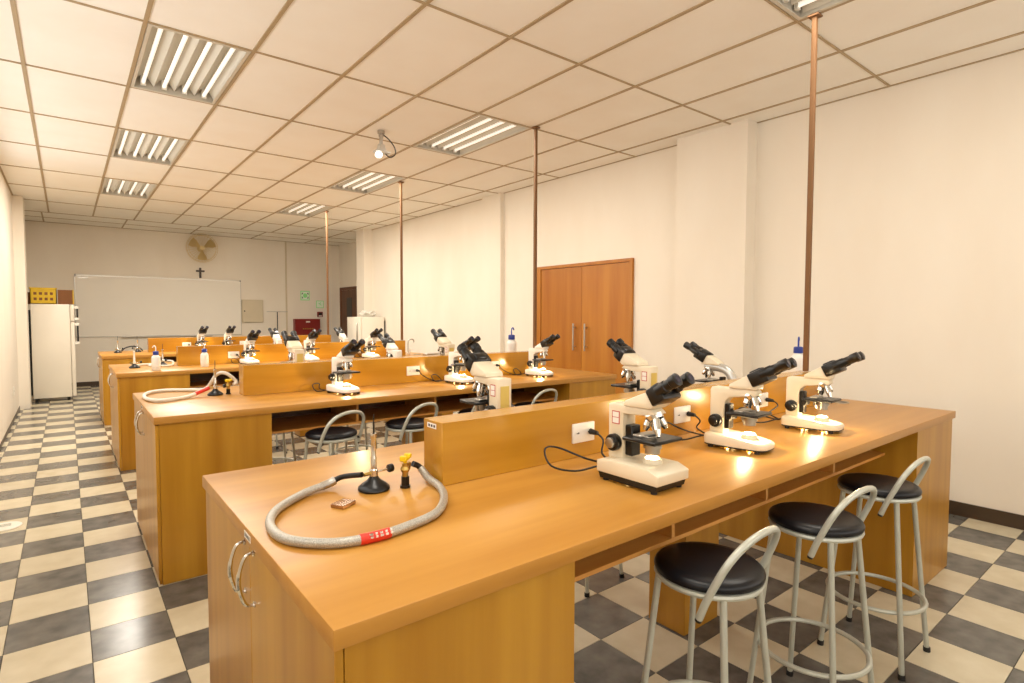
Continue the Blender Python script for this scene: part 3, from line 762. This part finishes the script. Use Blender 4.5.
# second bench
y2 = BY[1]
burner('bunsen burner on the second bench, joined to white hose with red end', (.775, 4.20, bz), .2)
gas_valve('brass gas valve with yellow lever at the second divider end', (.855, 4.20, bz), .8)
t = thing('gas_hose', 'white gas hose with red end looped on the second bench', 'hose')
p2 = [(.738, 4.192, bz+.053), (.69, 4.185, bz+.035), (.60, 4.13, zh), (.50, 4.06, zh), (.43, 4.05, zh), (.385, 4.16, zh), (.385, 4.36, zh), (.44, 4.53, zh), (.54, 4.57, zh), (.66, 4.50, zh), (.745, 4.36, bz+.03), (.80, 4.28, bz+.13), (.85, 4.24, bz+.14), (.905, 4.23, bz+.09), (.905, 4.215, bz+.066), (.888, 4.213, bz+.064)]
s2 = smooth_path(p2, 6)
b = B(); tube(b, s2[9:], .0115, 10); obj('tube', b, 'hosewhite', t)
b = B(); tube(b, s2[:10], .0125, 10); obj('red_end', b, 'redsleeve', t)
# third bench
def bottle(lab, loc, s=1.0, rz=0, nozzle=True, tall=1.0):
    t = thing('wash_bottle', lab, 'bottle', loc, rz, 'wash bottles with blue caps')
    q_ = tall*s; zs = .14*q_; z1 = zs+.02*s
    b = B(); lathe(b, [(0, 0), (.036*s, 0), (.040*s, .005*s), (.040*s, zs-.015*s), (.037*s, zs), (.024*s, zs+.016*s), (.020*s, z1), (.020*s, z1+.008*s), (0, z1+.008*s)], 24); bd = obj('body', b, 'bottle', t)
    b = B(); lathe(b, [(0, z1), (.026*s, z1), (.027*s, z1+.004*s), (.026*s, z1+.034*s), (.020*s, z1+.038*s), (0, z1+.038*s)], 20); obj('cap', b, 'bluecap', t)
    if nozzle:
        zn = z1+.036*s
        b = B(); tube(b, smooth_path([(0, 0, zn), (0, 0, zn+.038*s), (.008*s, 0, zn+.055*s), (.022*s, 0, zn+.055*s), (.032*s, 0, zn+.038*s)], 5), .005*s, 8); obj('nozzle', b, 'bottle' if tall < 1.2 else 'bluecap', t)
    b = B(); lathe(b, [(.0404*s, .04*q_), (.0406*s, .042*q_), (.0406*s, .10*q_), (.0404*s, .102*q_)], 24); lb = obj('label_band', b, 'label', bd)
    b = B()
    for q in range(3): box(b, -.012*s, .010*s, -.0412*s, -.0405*s, (.055+.014*q)*q_, (.060+.014*q)*q_)
    obj('print', b, 'labelink', lb)
bottle('white wash bottle with blue cap, left on the third bench before the burner', (.672, 6.42, bz), .95, 2.5)
bottle('white wash bottle with blue cap against the third divider', (1.12, 6.58, bz), .95, 2.0)
bottle('white wash bottle with blue cap beside the nearest pole', (3.84, 1.75, bz), 1.12, .35, tall=1.75)
bottle('white wash bottle with dark cap left of the double door, second bench', (3.47, 4.38, bz), 1.25, .3, tall=1.6)
burner('bunsen burner with pale stem on the third bench, left of the bottle', (.53, 6.85, bz), .3, True)
burner('bunsen burner on the third bench behind the wash bottle', (.79, 6.96, bz), 1.0)
t = thing('gas_hose', 'white gas hose coiled behind the bottle on the third bench', 'hose')
b = B(); tube(b, smooth_path([(.55, 6.98, zh), (.62, 7.1, zh), (.75, 7.12, zh), (.84, 7.12, bz+.04), (.885, 7.0, bz+.04), (.86, 6.86, zh), (.75, 6.82, zh), (.66, 6.90, zh), (.70, 6.90, bz+.03), (.765, 6.925, bz+.053)], 6), .010, 8); obj('tube', b, 'hosewhite', t)
b = B(); tube(b, smooth_path([(.55, 6.98, zh), (.535, 6.93, bz+.03), (.50, 6.865, bz+.053)], 5), .011, 8); obj('black_end', b, 'rubber', t)
# farthest bench
burner('dark bunsen burner at the left end of the farthest bench', (.56, 9.72, bz), .4)
burner('dark bunsen burner on the farthest bench, close to its divider', (.80, 9.80, bz), 2.8)
t = thing('gas_hose', 'dark gas hose arched over the farthest bench', 'hose')
b = B(); tube(b, smooth_path([(.62, 9.93, zh), (.66, 9.98, bz+.05), (.75, 10.0, bz+.075), (.84, 9.96, bz+.05), (.87, 9.90, zh)], 6), .010, 8); obj('tube', b, 'rubber', t)

# round bench sinks and the tap
for k, (x, y) in enumerate(((3.81, 1.475), (3.80, BY[2]+.62))):
    t = thing('bench_sink', ('small round steel sink drain at the right end of nearest bench', 'small round steel sink under the tap on third bench')[k], 'sink', (x, y, bz), 0, 'round bench sinks')
    b = B(); lathe(b, [(.050, .0), (.056, .0), (.056, .004), (.050, .006), (.046, .004), (.046, .0015), (.050, 0)], 28); obj('rim', b, 'steel', t)
    b = B(); lathe(b, [(0, .0004), (.046, .0004), (.046, .0018), (0, .0012)], 28); obj('bowl', b, 'black', t)
t = thing('tap', 'thin gooseneck water tap at the right end of the third bench', 'tap', (3.72, 7.02, bz))
b = B(); cyl(b, (0, 0, 0), (0, 0, .03), .022, n=14); obj('base', b, 'whiteplastic', t)
b = B(); tube(b, smooth_path([(0, 0, .03), (0, 0, .16), (.01, 0, .195), (.05, 0, .21), (.085, 0, .20), (.092, 0, .165)], 6), .008, 8); obj('neck', b, 'steel', t)
b = B(); cyl(b, (0, -.02, .05), (0, -.05, .06), .007, n=8); box(b, -.02, .02, -.06, -.045, .05, .075, .003); obj('handle', b, 'whiteplastic', t)
# small tray beside the tap
o = obox('sample_tray', 'steel', None, -.12, .12, -.05, .05, 0, .03, .004); o.location = (3.9-.03, 6.62, bz); tag(o, 'flat metal tray near the tap on third bench', 'tray')

# ================================================================== BACK OF THE ROOM
# fridge by the left wall: door faces +X
t = thing('fridge', 'tall white fridge standing by the left wall under crates', 'fridge', (0, 0, 0))
FX, FY, FH = -.46, 12.10, 1.63
obox('body', 'fridge', t, FX, .045, FY, FY+.62, .06, FH, .012, 2)
for z0, z1 in ((.07, 1.33), (1.342, FH-.004)):
    d = obox('fridge_door', 'fridge', t, .050, .105, FY+.002, FY+.618, z0, z1, .012, 2)
    zc_ = 1.02 if z0 < 1 else 1.44
    ha, hb_ = (.95, 1.31) if z0 < 1 else (1.36, 1.60)
    hd = obox('handle', 'black', d, .135, .160, FY+.03, FY+.06, ha+.03, hb_-.03, .004)
    for zz in (ha, hb_-.045): obox('handle_mount', 'whiteplastic', hd, .104, .166, FY+.022, FY+.068, zz, zz+.045, .005)
for x in (-.42, .0):
    for y in (FY+.06, FY+.56): ocyl('foot', 'black', t, (x, y, 0), (x, y, .062), .022, n=10)
obox('dark_rear_slab', 'black', t, FX-.05, FX-.004, FY+.03, FY+.59, .12, FH-.10, .003)
# crates and cartons on the fridge
t = thing('crate', 'yellow plastic crate with slots on top of the fridge', 'crate', (-.29, FY+.17, FH+.001))
b = B(); w, d, h = .17, .14, .27
box(b, -w, w, -d, d, 0, .012); box(b, -w, w, -d, -d+.01, .0, h); box(b, -w, w, d-.01, d, 0, h); box(b, -w, -w+.01, -d, d, 0, h); box(b, w-.01, w, -d, d, 0, h); box(b, -w-.008, w+.008, -d-.008, -d+.01, h-.022, h)
obj('shell', b, 'yellow_dk', t)
for r in range(2):
    for c in range(4):
        obox('slot', 'carton', t, -.125+c*.07, -.085+c*.07, -d-.0015, -d+.002, .06+r*.09, .105+r*.09)
for k, (x, y, w, d, h, lab) in enumerate(((.0, FY+.2, .105, .15, .24, 'brown carton on the fridge, right of the yellow crate'), (-.45, FY+.45, .11, .12, .20, 'dark brown carton on the fridge behind the yellow crate'))):
    t = thing('carton', lab, 'box', (x, y, FH+.001))
    b = B(); box(b, -w, w, -d, d, 0, h, .002); obj('body', b, 'carton', t)
    if k == 0: obox('tape_strip', 'yellow_dk', t, w-.012, w+.002, -d-.002, d, 0, h+.004)
    else: obox('tape_strip', 'label', t, -w, w, -.02, .02, h-.001, h+.001)
# whiteboard
t = thing('whiteboard', 'large whiteboard mounted on the back wall below the cross', 'whiteboard', (0, YB-.002, 0))
obox('surface', 'board', t, .15, 3.21, -.018, 0, 1.01, 2.245)
b = B()
for a in ((.14, 3.22, 2.245, 2.258), (.14, 3.22, .997, 1.01), (.14, .15, .997, 2.258), (3.21, 3.22, .997, 2.258)): box(b, a[0], a[1], -.022, 0, a[2], a[3])
obj('frame', b, 'steel', t)
b = B(); box(b, .9, 2.6, -.08, -.016, .985, .997, .002); obj('pen_tray', b, 'steel', t)
b = B(); box(b, .15, .165, -.03, -.015, 2.22, 2.275); box(b, 3.195, 3.215, -.03, -.015, 2.235, 2.262); obj('corner_clip', b, 'black', t)
o = obox('name_strip', 'steel', t, .20, .36, -.024, -.017, 2.19, 2.215)
# wall fan
t = thing('wall_fan', 'cream wall fan with wire cage above the cross', 'fan', (2.40, YB-.002, 2.94))
ocyl('wall_plate', 'fan', t, (0, 0, 0), (0, -.02, 0), .07, n=18)
b = B(); cyl(b, (0, -.02, 0), (0, -.09, 0), .03, n=14); cyl(b, (0, -.07, 0), (0, -.17, 0), .065, .055, n=18); obj('motor', b, 'fan', t)
for k in range(3):
    a0 = math.radians(30+120*k); b = B(); V = []
    for r in (.05, .12, .20, .27):
        row = []
        for s in range(5):
            u = -1+s/2; wd = .42+.30*min(1, r/.2); ang = a0+u*wd*.62*(1 if r < .25 else .85)
            row.append(b.verts.new((r*math.cos(ang), -.20+u*.022, r*math.sin(ang))))
        V.append(row)
    for i in range(3):
        for s in range(4): b.faces.new((V[i][s], V[i][s+1], V[i+1][s+1], V[i+1][s]))
    g = bmesh.ops.solidify(b, geom=b.faces[:], thickness=.004)
    obj('blade', b, 'fan', t)
ocyl('hub', 'fan', t, (0, -.17, 0), (0, -.24, 0), .045, n=18)
for yy, rr in ((-.14, .29), (-.20, .315), (-.255, .27)):
    b = B(); tube(b, [(rr*math.cos(2*math.pi*q/36), yy, rr*math.sin(2*math.pi*q/36)) for q in range(36)], .004, 5, closed=True); obj('cage_ring', b, 'fan', t)
b = B()
for q in range(28):
    a = 2*math.pi*q/28; c, s = math.cos(a), math.sin(a)
    tube(b, [(.04*c, -.265, .04*s), (.27*c, -.255, .27*s), (.315*c, -.20, .315*s), (.29*c, -.14, .29*s), (.08*c, -.10, .08*s)], .0018, 4)
obj('cage_wires', b, 'fan', t)
# crucifix
t = thing('wall_cross', 'small dark wooden cross on the back wall under the fan', 'cross', (2.385, YB-.002, 2.40))
obox('upright', 'base', t, -.022, .022, -.02, 0, -.115, .115, .003); obox('crossbar', 'base', t, -.085, .085, -.022, -.002, .02, .06, .003)
# electrical panel
t = thing('electrical_panel', 'beige metal electrical panel on the back wall right of whiteboard', 'panel', (3.465, YB-.002, 1.55))
obox('box_body', 'beige', t, -.235, .235, -.05, 0, -.27, .27, .003); d = obox('panel_door', 'beige', t, -.222, .222, -.062, -.051, -.257, .257, .003)
ocyl('lock', 'black', d, (-.185, -.062, 0), (-.185, -.07, 0), .016, n=12)
# emergency signs
def sign(lab, x0, x1, z0, z1, kind):
    t = thing('exit_sign', lab, 'sign', ((x0+x1)/2, YB-.002, (z0+z1)/2), 0, 'green signs on the back wall'); w, h = (x1-x0)/2, (z1-z0)/2
    obox('plate', 'green', t, -w, w, -.008, 0, -h, h); obox('field', 'greenlt', t, -w*.84, w*.84, -.010, -.007, -h*.84, h*.84)
    if kind == 0:
        b = B(); cyl(b, (0, -.0095, 0), (0, -.012, 0), min(w, h)*.5, n=20); obj('disc', b, 'green', t)
        for sx in (-1, 1):
            for sz in (-1, 1):
                b = B(); box(b, sx*w*.58-w*.14, sx*w*.58+w*.14, -.012, -.0095, sz*h*.5-h*.10, sz*h*.5+h*.10); box(b, sx*w*.66-w*.06, sx*w*.66+w*.06, -.012, -.0095, min(sz*h*.18, sz*h*.5), max(sz*h*.18, sz*h*.5)); obj('arrow', b, 'signdark', t)
    else:
        b = B(); prism(b, [(-.012, 0), (-.0095, 0), (-.0095, .001), (-.012, .001)], -.01, .01)
        box(b, -w*.45, w*.45, -.012, -.0095, -h*.08, h*.08, 0, 1, Matrix.Rotation(.6, 4, 'Y')); box(b, -w*.30, w*.30, -.012, -.0095, -h*.07, h*.07, 0, 1, Matrix.Rotation(-.8, 4, 'Y') @ Matrix.Translation((.02, 0, .02)))
        cyl(b, (w*.15, -.0095, h*.42), (w*.15, -.012, h*.42), h*.12, n=12); obj('running_figure', b, 'green', t)
sign('green bordered sign with dark arrows, upper of two on the back wall', 4.595, 4.82, 1.83, 2.065, 0)
sign('small pale green running figure sign, lower of two on back wall', 4.985, 5.175, 1.64, 1.828, 1)
t = thing('alarm_button', 'small dark alarm call point above the red cabinet', 'alarm', (5.07, YB-.002, 1.48))
obox('case', 'redbox', t, -.068, .068, -.045, 0, -.065, .065, .006); obox('glass_front', 'black', t, -.045, .045, -.049, -.044, -.02, .04, .002); obox('text_strip', 'label', t, -.04, .04, -.049, -.044, -.05, -.03)
t = thing('hose_cabinet', 'dark red metal cabinet on the back wall below the signs', 'cabinet', (4.715, YB-.002, 1.155))
obox('box_body', 'redbox', t, -.31, .31, -.16, 0, -.21, .21, .004); d = obox('cabinet_door', 'redbox', t, -.30, .30, -.175, -.161, -.20, .20, .004)
obox('latch', 'label', d, -.05, .05, -.181, -.174, .12, .155, .002); 
for q in range(6): obox('letter_mark', 'brass', d, -.13+q*.045, -.10+q*.045, -.178, -.174, -.05, -.02)
# thin black stand against the back wall
t = thing('poster_stand', 'thin black T-shaped stand beside the electrical panel', 'stand', (3.965, YB-.25, 0))
b = B(); cyl(b, (0, 0, .02), (0, 0, 1.53), .011, n=10); obj('post', b, 'black', t)
b = B(); box(b, -.24, .24, -.006, .006, 1.53, 1.545); obj('top_bar', b, 'steel', t)
b = B(); cyl(b, (0, 0, 0), (0, 0, .02), .15, n=20); obj('base', b, 'black', t)
# short fridge by the right wall
t = thing('fridge', 'short white fridge against the right wall before the dark door', 'fridge', (0, 0, 0))
x0, x1, ya, yb, hh = 4.53, 5.085, 10.55, 11.17, 1.425
obox('body', 'fridge', t, x0+.05, x1-.03, ya, yb, .05, hh, .010, 2)
d = obox('fridge_door', 'fridge', t, x0-.005, x0+.045, ya+.002, yb-.002, .06, hh-.004, .010, 2)
b = B(); box(b, x0-.035, x0-.004, ya+.06, ya+.09, .95, 1.3, .005); obj('handle', b, 'steel', d)
obox('dark_rear_slab', 'black', t, x1-.028, x1-.004, ya+.03, yb-.03, .1, hh-.08, .003)  # dark slab between the fridge body and the wall
for x in (x0+.09, x1-.07):
    for y in (ya+.05, yb-.05): ocyl('foot', 'black', t, (x, y, 0), (x, y, .052), .02, n=10)
random.seed(5)
b = B(); bmesh.ops.create_icosphere(b, subdivisions=3, radius=1)
for v in b.verts:
    f = 1+random.uniform(-.28, .28); v.co = Vector((v.co.x*.16*f, v.co.y*.13*f, max(0, (v.co.z*.5+.5)*.11*f)))
    if v.co.z < .02: v.co.z = 0
o = obj('plastic_bag', b, 'clearplastic', None, (4.82, 10.80, hh+.001), angle=20); tag(o, 'crumpled clear plastic bag on top of the short fridge', 'bag')

# floor drain cover and left wall socket
t = thing('drain_cover', 'white round drain cover lying on the chequered floor', 'drain cover', (-.375, 5.12, .0))
b = B(); lathe(b, [(0, .0), (.098, .0), (.10, .002), (.097, .007), (.088, .010), (.05, .0115), (0, .012)], 32); obj('disc', b, 'whiteplastic', t)
b = B()
for q in range(3): box(b, -.04, .04, -.022+q*.02, -.016+q*.02, .0110, .0124)
obj('slot', b, 'signdark', t)
t = thing('wall_socket', 'small white socket low on the left wall', 'socket', (XL+.001, 10.3, .40))
obox('plate', 'whiteplastic', t, 0, .008, -.04, .04, -.06, .06, .002); b = B()
for s in (-1, 1): cyl(b, (.0078, s*.012, 0), (.009, s*.012, 0), .004, n=8)
obj('socket_hole', b, 'black', t)
